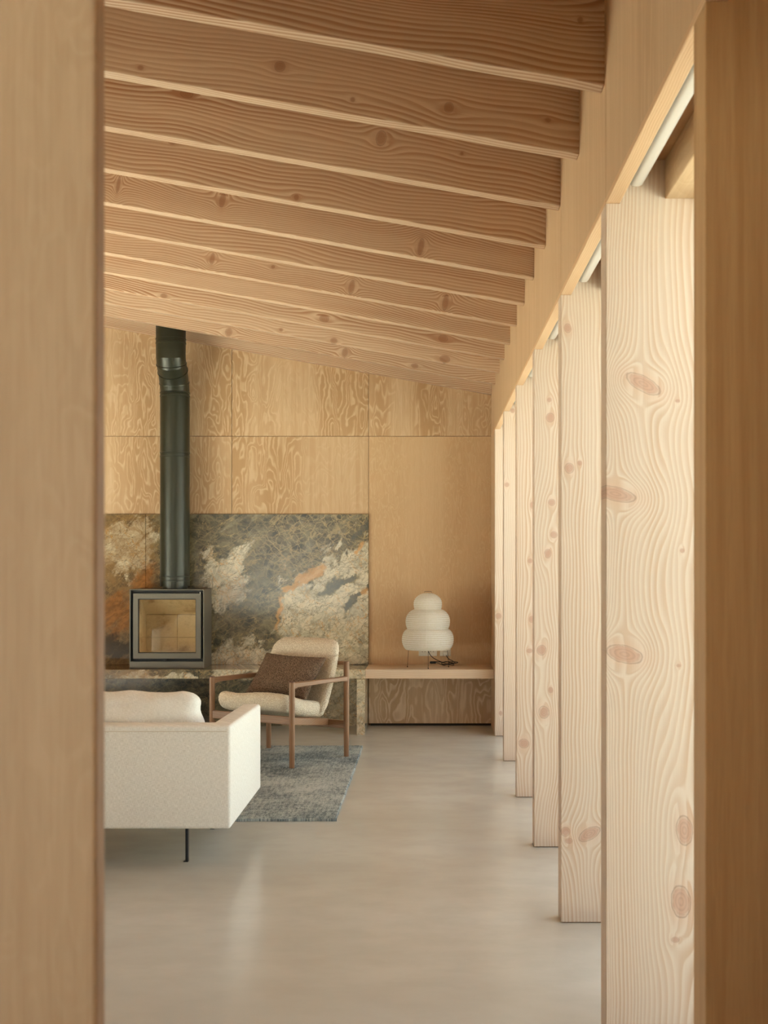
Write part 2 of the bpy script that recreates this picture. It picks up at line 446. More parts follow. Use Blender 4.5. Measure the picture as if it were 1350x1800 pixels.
M['stove_glass'] = glass('stove_glass', .06, (.95,.91,.84))
t = T('socket_plate'); x, y, z = t.xyz(); n = t.noise(t.vec(x*90., y*90., z*90.), 1., 4.)
M['socket'] = t.fin(t.mix(n, lin(206,202,188), lin(228,224,210)), .4)
t = T('outside_paving'); x, y, z = t.xyz(); n = t.noise(t.vec(x*3., y*3., 0.), 1., 4.)
M['ground'] = t.fin(t.mix(n, lin(208,210,196), lin(224,226,212)), .9)

# ------------------------------------------------------------------ the setting
def struct(o): o['kind'] = 'structure'; return o
struct(box('ground', (-40, -30, -.30), (40, 50, -.25), M['ground']))
struct(box('floor', (XL-.3, -3.2, -.25), (XG+.05, YW+.75, 0), M['floor'], None, 0, (-1.5, 5.2, 0)))
# back wall: dark backing, panels in front with fine open joints
wb = struct(box('wall_back', (XL-.3, YW+.62, 0), (XG+.3, YW+.75, 4.2), M['dark_gap']))
box('backing', (XL, YW+.02, ZBB), (XR+.2, YW+.05, 4.0), M['backing'], wb)
box('backing', ((397-VX)*YW/F, YW+.021, 0), (XR+.2, YW+.05, ZBB), M['backing'], wb)
xj = [XL] + [(p-VX)*YW/F for p in (-73.5, 167, 407.5, 648)] + [XR+.1]
ZJ = HC-(767-VY)*YW/F; ZS = HC-(904-VY)*YW/F
g = .0018
for i in range(5):
    a, b = xj[i]+g, xj[i+1]-g
    def slope(name, z0, mat):
        bm = bmesh.new(); za, zb_ = zb(a)+.25, zb(b)+.25
        hexa(bm, [(a,YW,z0),(b,YW,z0),(b,YW+.018,z0),(a,YW+.018,z0),(a,YW,za),(b,YW,zb_),(b,YW+.018,zb_),(a,YW+.018,za)])
        return finish(name, bm, mat, wb, ((a+b)/2, YW, z0))
    slope('plywood_panel', ZJ+g, M['ply_wall'])
    if i < 4: box('plywood_panel', (a, YW, ZS+g), (b, YW+.018, ZJ-g), M['ply_wall'], wb, 0, ((a+b)/2, YW, ZS))
    else: box('plywood_panel', (a, YW, HB-.03), (b, YW+.018, ZJ-g), M['ply_calm'], wb, 0, ((a+b)/2, YW, HB))
box('plywood_panel', (XS+g, YW, .018), (XR+.1, YW+.018, HB-.03), M['ply_apron'], wb, 0, (XS, YW, 0))
# side walls, front walls
wl = struct(thing('wall_left', (0,0,0)))
box('wall_panel', (XL-.2, -1.5, 0), (XL, 4.8, 4.2), M['ply_wall'], wl)
box('wall_panel', (XL-.2, 8.4, 0), (XL, YW+.3, 4.2), M['ply_wall'], wl)
box('wall_panel', (XL-.2, 4.8, 2.0), (XL, 8.4, 4.2), M['ply_wall'], wl)
XP = (187-VX)*1.34/F
wf = struct(thing('wall_front', (XP, 1.30, 0)))
bm = bmesh.new(); addbox(bm, (-1.2, 1.30, 0), (XP, 1.336, 2.5), .004, 2)
finish('partition_panel', bm, M['ply_front'], wf, (-.6-XP, 0, 1.))
bpy.context.view_layer.update()
wf.children[0].data.transform(Matrix.Translation((-XP, -1.30, 0)))
box('unseen_lintel', (XL-.2-XP, .037, 2.06), (XR+.4-XP, .073, 4.2), M['ply_front'], wf)  # unseen, brought down low to keep rear light off the near rafters
# wall beside the camera and the entry passage
we = struct(thing('wall_right', (0,0,0)))
PW = .60
box('pier_panel', (PW, -1.6, 0), (PW+.1, POSTY[0], 4.2), M['ply_pier'], we)
pl = struct(thing('wall_rear', (0,0,0)))
box('wall_panel', (XL-.2, -1.6, 0), (-3.6, -1.5, 2.6), M['ply_front'], pl)
box('wall_panel', (-1.2, -1.6, 0), (PW+.1, -1.5, 2.6), M['ply_front'], pl)
box('wall_panel', (-3.6, -1.6, 2.2), (-1.2, -1.5, 2.6), M['ply_front'], pl)
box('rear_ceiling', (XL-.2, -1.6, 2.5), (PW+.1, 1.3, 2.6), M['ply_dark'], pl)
# roof deck
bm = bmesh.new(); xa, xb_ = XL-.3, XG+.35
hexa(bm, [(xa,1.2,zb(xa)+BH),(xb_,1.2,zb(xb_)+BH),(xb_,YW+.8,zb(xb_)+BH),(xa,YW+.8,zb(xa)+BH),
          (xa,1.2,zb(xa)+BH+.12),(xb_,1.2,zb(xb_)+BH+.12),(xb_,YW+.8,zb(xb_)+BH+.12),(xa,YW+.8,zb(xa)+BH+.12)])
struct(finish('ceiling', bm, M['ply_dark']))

# header band over the posts: one plywood panel to a bay, fir edge, blind recess, lintel
hd = struct(thing('trim_1', (0,0,0)))
YE = [POSTY[0]-.02] + POSTY[1:-1] + [YW]
for i in range(6):
    y0, y1 = YE[i]+(.002 if i else 0), YE[i+1]-.002
    box('header_panel', (XR, y0, HZ+.004), (XR+.03, y1, zb(XR)+BH), M['ply_head'], hd, 0, (XR, y0, HZ))
    box('joint_backing', (XR+.0305, YE[0], HZ+.02), (XR+.036, YW, zb(XR)+BH), M['dark_gap'], hd) if i == 0 else None
    box('header_edge', (XR-.0005, y0, HZ-.0), (XR+.038, y1, HZ+.016), M['fir_trim'], hd, .001, (XR, y0, HZ))
ZR = 2.44
for i in range(6):
    y0, y1 = POSTY[i]+PT, POSTY[i+1]
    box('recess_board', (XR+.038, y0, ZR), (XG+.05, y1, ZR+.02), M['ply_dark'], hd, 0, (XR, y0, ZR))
    box('lintel', (.639, y0, 2.333), (XG+.05, y1, ZR), M['ply_lintel'], hd, .002, (XR, y0, ZR))
# end pier between the last post and the back wall
box('end_panel', (XR, POSTY[6]+PT, 0), (XR+.1, YW, HZ), M['ply_head'], hd, 0, (XR, YW, 0))
struct(box('wall_outer', (XG-.02, POSTY[0]-.2, 2.40), (XG+.10, YW+.3, 3.1), M['ply_head']))
struct(box('wall_corner', (XG-.02, POSTY[6]+PT, 0), (XG+.10, YW+.3, 2.45), M['ply_head']))

# windows between the posts, plus two unseen ones added for brightness
def window(name, axis, c, a0, a1, z0, z1, mull=()):
    w_ = struct(thing(name, (0,0,0)))
    def bx(nm, s0, s1, q0, q1, th, mt):
        if axis == 'x': box(nm, (c-th, s0, q0), (c+th, s1, q1), mt, w_)
        else: box(nm, (s0, c-th, q0), (s1, c+th, q1), mt, w_)
    e = .035
    bx('frame_rail', a0, a1, z0, z0+e, .025, M['fir_trim']); bx('frame_rail', a0, a1, z1-e, z1, .025, M['fir_trim'])
    ed = [a0]+list(mull)+[a1]
    bx('frame_stile', a0, a0+e, z0+e, z1-e, .025, M['fir_trim']); bx('frame_stile', a1-e, a1, z0+e, z1-e, .025, M['fir_trim'])
    for m_ in mull: bx('frame_stile', m_-e/2, m_+e/2, z0+e, z1-e, .025, M['fir_trim'])
    for q0, q1 in zip(ed, ed[1:]): bx('pane', q0+e*.5, q1-e*.5, z0+e, z1-e, .003, M['window_glass'])
    return w_
for i in range(6):
    window('window_%d' % (i+1), 'x', XG+.01, POSTY[i]+PT, POSTY[i+1], 0, 2.335)
    portal('daylight_opening', (XG+.06, (POSTY[i]+PT+POSTY[i+1])/2, 1.17), (0, math.pi/2, 0), 2.33, POSTY[i+1]-POSTY[i]-PT)
window('window_7', 'x', XL-.1, 4.8, 8.4, 0, 2.0, (6.0, 7.2))  # unseen window added in the left wall to let in more light
portal('daylight_opening', (XL-.25, 6.6, 1.0), (0, -math.pi/2, 0), 2.0, 3.6)
window('window_8', 'y', -1.55, -3.6, -1.2, 0, 2.2, (-2.4,))  # added behind the camera, out of view, as extra daylight
portal('daylight_opening', (-2.4, -1.65, 1.1), (math.pi/2, 0, 0), 2.4, 2.2)

# ------------------------------------------------------------------ posts
postknots = {   # photo pixels: x, y, half-width, half-height, tilt
 0: [],
 1: [(1131,675,33,13,-.5),(1082,868,36,12,-.25),(1098,1150,32,15,-.25),(1197,1585,17,28,.1),(1203,1460,14,26,.1),(1187,1652,7,5,0),(1199,968,4,4,0),(1193,1170,4,3,0),(1191,705,4,3,0)],
 2: [(1001,823,8,9,0),(1019,814,4,4,0),(994,1462,8,8,0),(1036,1466,20,10,.5),(1000,1478,6,5,0),(998,577,6,8,.2)],
 3: [(966,703,4,4,0),(967,734,7,8,0),(970,883,6,6,0),(974,940,6,6,0),(963,973,6,8,0),(952,1143,8,9,-.3),(968,1213,4,5,0),(956,1252,9,11,.2)],
 4: [(936,888,4,6,0),(932,986,4,4,0),(935,1089,5,6,0),(931,1144,5,4,0),(921,1307,9,8,-.2)],
 5: [(901,722,4,4,0),(891,852,4,4,0)],
 6: [(876,1083,5,5,0),(880,1254,3,4,0)] }
plabel = [
 'shadowed brown timber post at the edge of the picture, closest to the camera',
 'widest pale fir post in full view, with large oval knots and bold wavy grain',
 'pale fir post second from the wide knotted one, with two small knots low down',
 'pale fir post with a column of eight dark knots, third past the shadowed post',
 'narrow pale fir post fourth past the shadowed post, between knotty post and farther ones',
 'slim pale fir post next to last before the back wall',
 'slimmest pale fir post, beside the end of the wooden bench']
plabel[2] = 'pale fir post standing directly behind the widest post with big oval knots'
gset = [(XR+.30, 0)]
for k, Y in enumerate(POSTY):
    X1 = XG-.015 if k else XG-.015
    org_ = (XR, Y, 0)
    sc = F/Y; kn = []
    for (x_, y_, rx, ry, an) in postknots[k]:
        p = PX(x_, y_, Y); kn.append((p.x-XR, p.z, rx/sc, ry/sc, an))
    if k == 0: m = M['ply_pier']
    else:
        m = fir('fir_post_%d' % k, 'xz', (150., 95., 85., 75., 100., 85.)[k-1], lin(222,200,168), lin(200,164,126), kn,
                (.020,.04,.05,.025,.035,.045)[k-1], seed=(2.,11.,5.3,17.,23.,31.)[k-1], knotcol=lin(192,148,116), amp=1.0,
                grow=(3.0,1.2,1.,1.5,1.,1.)[k-1], u0=0.)
    post = thing('timber_post', (XR, Y, 0)); tag(post, plabel[k], 'post', 'timber posts along the window side')
    ztop = ZR
    bm = bmesh.new()
    if True:   # full height behind the header board, notched under it
        pr = [(0,.004),(X1-XR,.004),(X1-XR,ztop-.001),(.039,ztop-.001),(.039,HZ-.0005),(0,HZ-.0005)]
        fa = [bm.verts.new((a_,0,b_)) for a_, b_ in pr]; bb = [bm.verts.new((a_,PT,b_)) for a_, b_ in pr]
        bm.faces.new(fa); bm.faces.new(bb[::-1])
        for q_ in range(6): bm.faces.new([fa[q_], fa[(q_+1)%6], bb[(q_+1)%6], bb[q_]])
        bmesh.ops.recalc_face_normals(bm, faces=bm.faces[:])
        bmesh.ops.bevel(bm, geom=[e_ for e_ in bm.edges if abs(e_.verts[0].co.x) < 1e-6 and abs(e_.verts[1].co.x) < 1e-6 and abs(e_.verts[0].co.y-e_.verts[1].co.y) < 1e-6], offset=.002, segments=1, affect='EDGES')
    finish('post_body', bm, m, post)
    box('foot_shim', (.006, .006, 0), (X1-XR-.01, PT-.006, .0045), M['backing'], post)

# ------------------------------------------------------------------ rafters
beamknots = [(492,117,9,9,0),(789,189,8,9,0),(620,175,4,4,0),(963,211,5,4,0),(247,119,5,4,0),(1020,35,5,5,0),(670,243,9,13,0),(328,165,11,7,0),(812,270,3,3,0),
 (302,250,6,4,0),(521,347,4,5,0),(208,325,3,14,.2),(391,352,5,12,-.1),(740,433,5,14,-.05),(373,455,4,10,-.3),(618,505,5,12,-.35),(783,532,5,13,-.3),
 (570,560,8,6,0),(779,595,8,6,0),(782,631,9,6,0),(402,584,6,7,0),(606,620,5,8,-.3),(587,599,6,5,0),(729,643,6,4,0),(480,469,3,3,0),(288,520,6,4,0),(494,580,3,3,0)]
by = [3.57-.603+.603*i for i in range(0, 12)]+[YW-.001]
LB = XR-XL
ang = math.atan(SL)
def inbeam(i, x, y):
    Yf = by[i]-.068; p = PX(x, y, Yf)
    return p.z >= zb(p.x) and p.z <= zb(p.x)+BH
order = ['rafter nearest the camera, above the picture edge', ] 
nth = ['first','second','third','fourth','fifth','sixth','seventh','eighth','ninth','tenth','eleventh','twelfth']
for i, yb_ in enumerate(by):
    kn = []
    for (x_, y_, rx, ry, an) in beamknots:
        hit = next((j for j in range(len(by)) if inbeam(j, x_, y_)), None)
        if hit == i:
            Yf = yb_-.068; p = PX(x_, y_, Yf); s_ = F/Yf
            dz = p.z-zb(p.x); lx = (p.x-XR)/math.cos(ang) + dz*math.sin(ang)*-1; lz = dz*math.cos(ang)
            kn.append((lz, lx, ry/s_, rx/s_, 0.))
    rr = random.Random(40+i)
    m = fir('fir_rafter_%d' % i, 'zx', rr.choice((62., 75., 90., 55.)), lin(222,190,148), lin(164,110,66), kn, rr.uniform(.06,.10), seed=3.1*i+1.7,
            amp=rr.uniform(.7,1.), stretch=.7, kfill=.5, knotcol=lin(150,96,58), heart=((.16, -.75, 3.0),) if i == 1 else ())
    bm = bmesh.new(); addbox(bm, (-LB/math.cos(ang)-.05, -.068, 0), (-.001, 0, BH*math.cos(ang)), .0025)
    # plumb end cut against the header
    for v in bm.verts:
        if v.co.x > -.05: v.co.x += v.co.z*math.tan(ang)*1.0
    o = finish('rafter', bm, m); o.location = (XR, yb_, zb(XR)); o.rotation_euler = (0, ang, 0)
    n = len(by)-1-i      # 0 at the back wall
    lab = ('fir rafter lying against the back wall' if n == 0 else
           'fir rafter just in front of the black flue pipe, second from the back wall' if n == 1 else
           'fir rafter, %s counted from the back wall' % nth[n] if n < 12 else
           'fir rafter over the passage, nearest of all to the camera')
    if i == 1: lab = 'topmost fir rafter in the picture with an arched grain figure'
    if i == 2: lab = 'fir rafter with two round black-ringed knots, second from the top'
    tag(o, lab, 'rafter', 'roof rafters')

# ------------------------------------------------------------------ blind rails in the header recess
for i in range(6):
    y0, y1 = POSTY[i]+PT+.03, POSTY[i+1]-.03
    y0 -= .028; y1 += .028
    r = thing('blind_rail', (.560, (y0+y1)/2, 2.366)); h = (y1-y0)/2
    c9 = [(math.cos(math.pi/2*k/6), math.sin(math.pi/2*k/6)) for k in range(7)]
    prof_ = [(-.021,.070)]+[(-.021+.017-.017*a_, .017-.017*b_) for a_, b_ in c9]+[(.021-.017+.017*b_, .017-.017*a_) for a_, b_ in c9]+[(.021,.070)]
    bm = bmesh.new()
    e0 = [bm.verts.new((a_,-h,b_)) for a_, b_ in prof_]; e1 = [bm.verts.new((a_,h,b_)) for a_, b_ in prof_]; L = len(prof_)
    bm.faces.new(e0); bm.faces.new(e1[::-1])
    for k in range(L): bm.faces.new([e0[k], e0[(k+1)%L], e1[(k+1)%L], e1[k]])
    finish('rail_body', bm, M['white_rail'], r, None, True, 35)
    box('guide_clip', (-.040, -h, -.022), (-.034, h, -.016), M['white_rail'], r)
    tag(r, ('white rounded rail under the header, in the wide bay between the two closest posts' if i == 0 else
            'white rounded rail under the header, in bay number %s from the camera' % ('', 'two', 'three', 'four', 'five', 'six')[i]), 'blind rail', 'white rails in the header recess')

# ------------------------------------------------------------------ stone fireplace
YSF = YW-.02
sp = thing('stone_splashback', (-1.5, YW, HB)); o3 = Vector((-1.5, YW, HB))
XJ = (256-VX)*YSF/F; xl = -3.9
def wbox(name, a, b, mat, par, bev=0.):    # world-space mesh under a thing, pattern runs on in world space
    bm = bmesh.new(); addbox(bm, a, b, bev)
    o = finish(name, bm, mat, None); o.parent = par; o.matrix_parent_inverse = Matrix.Translation(-Vector(par.location))
    return o
wbox('slab', (xl, YSF, HB+.001), (XJ-.0012, YW, ZS), M['stone'], sp, .001)
wbox('slab', (XJ+.0012, YSF, HB+.001), (XS-.001, YW, ZS), M['stone'], sp, .001)
tag(sp, 'polished brecciated stone splashback of two slabs behind the black stove', 'splashback')
he = thing('stone_hearth', (-1.5, YBF, 0))
XB0 = (642-VX)*YBF/F
wbox('top_slab', (xl, YBF, ZBB), (XB0, YW, HB), M['stone'], he, .0015)
XLG = (627-VX)*9.66/F
wbox('end_slab', (XLG, 9.66+.0, 0), (XB0, YW, ZBB-.001), M['stone'], he, .0015)
XN = (397-VX)*YSF/F
wbox('back_slab', (XN+.001, YSF, 0), (XLG-.001, YW, ZBB-.002), M['stone'], he)
XN2 = (377-VX)*YSF/F
wbox('back_slab', (XN2, YSF, 0), (XN-.001, YW, ZBB-.002), M['stone'], he)
wbox('niche_side', (XN2, YW, 0), (XN2+.03, YW+.6, ZBB-.002), M['stone'], he)
wbox('niche_back', (xl, YW+.58, 0), (XN2, YW+.6, ZBB-.002), M['stone'], he)
wbox('niche_top', (xl, YW, ZBB-.03), (XN2, YW+.58, ZBB-.002), M['stone'], he)
wbox('niche_side', (xl-.03, YSF, 0), (xl, YW+.6, ZBB-.002), M['stone'], he)
tag(he, 'long low stone hearth bench carrying the stove, with upright end slab', 'hearth')
bn = thing('wooden_bench', ((XB0+XR)/2, YW, 0))
wbox('seat_board', (XB0+.001, YBF, ZBB), (XR-.002, YW-.001, HB), M['fir_soft'], bn, .002)
wbox('shadow_gap_strip', (XB0+.02, YW-.004, 0), (XR-.002, YW-.001, .016), M['dark_gap'], bn)  # near-black strip stands in for the shaded gap at the floor
tag(bn, 'pale pinkish fir bench shelf under the paper lamp', 'bench')

# ------------------------------------------------------------------ stove and flue
YF = F*(HC-HB)/195; YK = YSF-.006
def SX(p): return (p-VX)*YF/F
def SZ(p): return HC-(p-VY)*YF/F
sx0, sx1, sz0, sz1 = SX(227.5), SX(358.5), HB, SZ(1036)
stc = Vector(((sx0+sx1)/2, (YF+YK)/2, HB))
st = thing('wood_stove', stc)
def sbox(name, a, b, mat, par=st, bev=0.):
    bm = bmesh.new(); addbox(bm, Vector(a)-stc, Vector(b)-stc, bev)
    return finish(name, bm, mat, par)
bm = bmesh.new(); e = .007
for a, b in (((sx0,YF,sz0),(sx0+e,YK,sz1)), ((sx1-e,YF,sz0),(sx1,YK,sz1)), ((sx0+e,YF,sz1-e),(sx1-e,YK,sz1)), ((sx0+e,YF+.004,sz0),(sx1-e,YK,sz0+e)), ((sx0+e,YK-e,sz0+e),(sx1-e,YK,sz1-e))):
    addbox(bm, Vector(a)-stc, Vector(b)-stc, .0008)
finish('casing', bm, M['stove_grey'], st)
dx0, dx1, dz0, dz1 = SX(234), SX(353.2), SZ(1157.7), SZ(1043.3)
gx0, gx1, gz0, gz1 = SX(242.7), SX(344.6), SZ(1148.3), SZ(1052.6)
def ring(name, o_, i_, ya, yb2, mat, par, bev=.0):
    bm = bmesh.new(); (a0,a1,c0,c1), (b0,b1,d0,d1) = o_, i_
    for p, q in (((a0,c0),(b0,c1)), ((b1,c0),(a1,c1)), ((b0,c0),(b1,d0)), ((b0,d1),(b1,c1))):
        addbox(bm, Vector((p[0],ya,p[1]))-stc, Vector((q[0],yb2,q[1]))-stc, bev)
    return finish(name, bm, mat, par)
ring('inner_casing', (sx0+e,sx1-e,sz0+e,sz1-e), (gx0-.002,gx1+.002,gz0-.002,gz1+.002), YF+.034, YF+.045, M['stove_black'], st)
door = ring('door', (dx0,dx1,dz0,dz1), (gx0,gx1,gz0,gz1), YF-.002, YF+.03, M['stove_grey'], st)
sbox('glass', (gx0-.002, YF+.016, gz0-.002), (gx1+.002, YF+.020, gz1+.002), M['stove_glass'], door)
ring('gasket', (gx0,gx1,gz0,gz1), (gx0+.006,gx1-.006,gz0+.006,gz1-.006), YF+.011, YF+.0155, M['stove_black'], door)
sbox('latch', (SX(287), YF+.004, SZ(1161.6)), (SX(292), YF+.03, SZ(1157.9)), M['stove_black'], door)
sbox('hinge_pin', (SX(351.4), YF-.006, SZ(1044)), (SX(352.6), YF-.002, SZ(1040.6)), M['socket'], door)
sbox('drawer_front', (SX(228.6), YF-.001, SZ(1174)), (SX(357.4), YF+.02, SZ(1162.8)), M['stove_grey'], st, .001)
# firebox, lined with bricks
fb0, fb1 = YF+.046, YK-.012
ix0, ix1 = gx0-.004, gx1+.004
sbox('lining_brick', (ix0-.02, fb0, gz0-.01), (ix0, fb1, gz0+.11), M['brick'])
sbox('lining_brick', (ix0-.02, fb0, gz0+.112), (ix0, fb1, gz1+.01), M['brick'])
sbox('lining_brick', (ix1, fb0, gz0-.01), (ix1+.02, fb1, gz0+.11), M['brick'])
sbox('lining_brick', (ix1, fb0, gz0+.112), (ix1+.02, fb1, gz1+.01), M['brick'])
xm = (ix0+ix1)/2+.02
for (a, b, c0, c1) in ((ix0, xm, gz0-.01, gz0+.105), (xm, ix1, gz0-.01, gz0+.105), (ix0, xm, gz0+.105, gz0+.285), (xm, ix1, gz0+.105, gz0+.285)):
    sbox('lining_brick', (a+.0015, fb1-.03, c0+.0015), (b-.0015, fb1-.004, c1-.0015), M['brick'])
sbox('firebox_floor', (ix0-.02, fb0, gz0-.016), (ix1+.02, fb1, gz0-.004), M['brick'])
bm = bmesh.new()     # baffle leaning forward to the top of the glass
za, zc = gz0+.287, gz1+.0
hexa(bm, [Vector(p)-stc for p in ((ix0,fb1-.03,za),(ix1,fb1-.03,za),(ix1,fb1-.01,za),(ix0,fb1-.01,za),(ix0,fb0+.06,zc),(ix1,fb0+.06,zc),(ix1,fb0+.08,zc+.01),(ix0,fb0+.08,zc+.01))])
finish('baffle', bm, M['brick'], st)
fx = (307.5-VX)*10.03/F
lathe('flue_collar', [(.098,0),(.098,.022),(.0,.022)], M['flue'], st, 40, (fx-stc.x, 10.03-stc.y, sz1-HB), 40)
tag(st, 'dark grey box wood stove with glass door on the stone hearth', 'stove')

fl = thing('flue_pipe', (fx, 10.03, sz1+.022)); zf = sz1+.022
def FZ(p, Y=10.03): return HC-(p-VY)*Y/F - zf
R_ = .1150
ymv = -.155
zt = zb(fx)+BH-.01-zf
nodes = [(0,FZ(694)), (0,FZ(686)), (-.025,FZ(674)), (-.085,FZ(655)), (-.135,FZ(640,9.9)), (ymv,FZ(628,9.88)), (ymv,FZ(618,9.88))]
tube('lower_pipe', [(0,0,0),(0,0,FZ(694))], R_, M['flue'], fl, 48)
def seam(z, y=0., tilt=0., r=R_+.0035, h=.006):
    c_, s_ = math.cos(tilt), math.sin(tilt)
    d = Vector((0, -s_, c_))*h
    tube('seam_band', [Vector((0,y,z))-d, Vector((0,y,z))-d*.55, Vector((0,y,z))+d*.55, Vector((0,y,z))+d], [R_-.002, r, r, R_-.002], M['flue'], fl, 48)
tube('elbow', [(0,y_,z_) for y_, z_ in nodes], R_-.0008, M['flue'], fl, 48, 12)
tube('upper_pipe', [(0,ymv,FZ(618,9.88)),(0,ymv,zt)], R_, M['flue'], fl, 48)
for p in (1020,1013,803,796.5,697,691): seam(FZ(p))
for p in (604,597): seam(FZ(p,9.88), ymv)
for (y_, z_), tl in ((nodes[2],.35), (nodes[3],.75), (nodes[4],.45)): seam(z_, y_, tl, R_+.004, .005)
tag(fl, 'black stove flue pipe with an offset elbow below the rafters', 'flue')

# ------------------------------------------------------------------ paper lamp
YL = 9.90; lx = (752-VX)*YL/F
lp = thing('paper_lamp', (lx, YL, HB))
def LZ(p): return HC-(p-VY)*YL/F-HB
z0, z1, z2, z3 = LZ(1141.5), LZ(1105.5), LZ(1071), LZ(1042.5)
def tier(za, zc, rb, rm, rt, n, h=.45):
    pts = []; zm = za+(zc-za)*h; n0 = max(3, int(n*h)); n1 = n-n0
    for i in range(n0):
        q_ = i/n0; pts.append((rb+(rm-rb)*math.sin(math.pi/2*q_), zm-(zm-za)*math.cos(math.pi/2*q_)*(.5)-(zm-za)*(1-q_)*.5))
    for i in range(n1+1):
        q_ = i/n1*math.pi/2; pts.append((rt+(rm-rt)*math.cos(q_), zm+(zc-zm)*(math.sin(q_)*.75+.25*i/n1)))
    return pts
prof = tier(z0, z1, .171, .2012, .158, 13, .5) + tier(z1, z2, .158, .1722, .103, 13, .40)[1:] + tier(z2, z3, .103, .1095, .024, 12, .36)[1:]
# each paper strip bellies out slightly between its bamboo hoops
fine_ = []
for (ra, za), (rb, zc) in zip(prof, prof[1:]):
    fine_ += [(ra, za), ((ra+rb)/2+.0022, (za+zc)/2)]
fine_.append(prof[-1])
lathe('shade', fine_, M['paper'], lp, 72, angle=None)
bmh = bmesh.new()
for (r_, z_) in prof:
    addtube(bmh, [(r_*math.cos(2*math.pi*k/48), r_*math.sin(2*math.pi*k/48), z_) for k in range(49)], .0011, 5, False)
M['bamboo'] = plain('bamboo_hoop', lin(196,184,150), .6)
ho = finish('hoop_ribs', bmh, M['bamboo'], lp, None, True); ho['kind'] = 'stuff'
seam_pts = [((r_+.0012)*math.cos(-1.62), (r_+.0012)*math.sin(-1.62), z_) for r_, z_ in fine_]
tube('paper_seam', seam_pts, .0016, M['paper'], lp, 6)
M['wire'] = plain('dark_wire', lin(70,58,40), .5, .5)
bm = bmesh.new(); addtube(bm, [(-.026,0,z3),(-.026,0,z3+.013),(.028,0,z3+.013),(.028,0,z3)], .0017, 6)
finish('top_handle', bm, M['wire'], lp, None, True)
for (fx_, fy_) in ((.004,-.105), (-.160,.05), (.163,.05)):
    l_ = tube('leg', [(fx_*.93, fy_*.93, z0+.02), (fx_, fy_, .004)], .0016, M['wire'], lp, 8)
    tube('foot', [(fx_, fy_, 0.), (fx_, fy_, .009)], [.004,.0034], M['black_metal'], l_, 10)
bm = bmesh.new(); 
for k in range(3):
    a_ = 2*math.pi*k/3+.5; addtube(bm, [(0,0,z0+.03), (.168*math.cos(a_), .168*math.sin(a_), z0+.004)], .0014, 6)
finish('spider', bm, M['wire'], lp, None, True)
tube('bulb_holder', [(0,0,z0+.005),(0,0,z0+.07)], .016, M['black_metal'], lp, 16)
lathe('bulb', [(.012,z0+.07),(.022,z0+.085),(.030,z0+.11),(.026,z0+.135),(.012,z0+.15),(0.0005,z0+.152)], M['white_rail'], lp, 20)
# flex: out of the holder, in loops on the bench, up to the socket
def lpw(x_, y_, Y): 
    p = PX(x_, y_, Y)-Vector((lx, YL, HB)); p.z = max(p.z, .004); return p
cpts = [Vector((0,0,z0+.01)), lpw(755,1149,9.93), lpw(761,1156,9.97), lpw(771,1161.5,10.0), lpw(779,1164,10.03), lpw(790,1163,10.05), lpw(802,1163.5,10.06), lpw(804.5,1164.8,10.05), lpw(796,1166.5,10.03),
        lpw(782,1168,10.02), lpw(776,1166,10.03), lpw(784,1163,10.06), lpw(794,1166,10.06), lpw(798,1169,10.02), lpw(790,1168.5,10.0), lpw(778,1164.5,10.02), lpw(768,1163,10.02), lpw(759,1163.5,10.0)]
co = tube('flex', smoothpath(cpts, 6), .0028, M['black_metal'], lp, 8)
tube('flex', smoothpath([lpw(758,1166.5,10.0), lpw(768,1165,10.02), lpw(780,1169,10.04), lpw(792,1165,10.07), lpw(800,1166,10.1), lpw(796,1162,10.12), lpw(789,1158.5,10.14), lpw(784,1152,10.16)], 6), .0028, M['black_metal'], lp, 8)
q = lpw(761,1165.5,9.995)
rbox('inline_switch', q+Vector((0,0,.004)), (.025,.012,.010), .007, .005, M['black_metal'], lp)
rbox('plug', lpw(783.5,1149.5,10.172)+Vector((0,0,0)), (.020,.014,.018), .006, .006, M['socket'], lp)
tag(lp, 'white three-tiered paper lamp with thin wire legs on the wooden bench', 'lamp')

# sockets
def socket(x0, x1, label, n):
    a = PX(x0, 1153, YW); b = PX(x1, 1134, YW); s_ = thing('power_socket', ((a.x+b.x)/2, YW, a.z))
    hw = (b.x-a.x)/2; hh = b.z-a.z
    box('plate', (-hw, -.009, 0), (hw, -.0005, hh), M['socket'], s_, .002)
    for k in range(n):
        cx_ = (k-(n-1)/2)*.066
        for (qx, qz, wx_, wz_) in ((0,.058,.004,.010), (-.011,.034,.008,.004), (.011,.034,.008,.004)):
            box('pin_slot', (cx_+qx-wx_/2, -.0094, qz-wz_/2), (cx_+qx+wx_/2, -.0088, qz+wz_/2), M['stove_black'], s_)
        box('switch', (cx_-.006+(.02 if n == 2 else 0), -.012, .066), (cx_+.006+(.02 if n == 2 else 0), -.0085, .080), M['socket'], s_, .001)
    tag(s_, label, 'socket', 'wall sockets behind the lamp')
socket(736, 768, 'double power socket plate below the middle of the paper lamp shade', 2)
socket(773.3, 792.3, 'single power socket plate with the lamp flex plugged into it', 1)

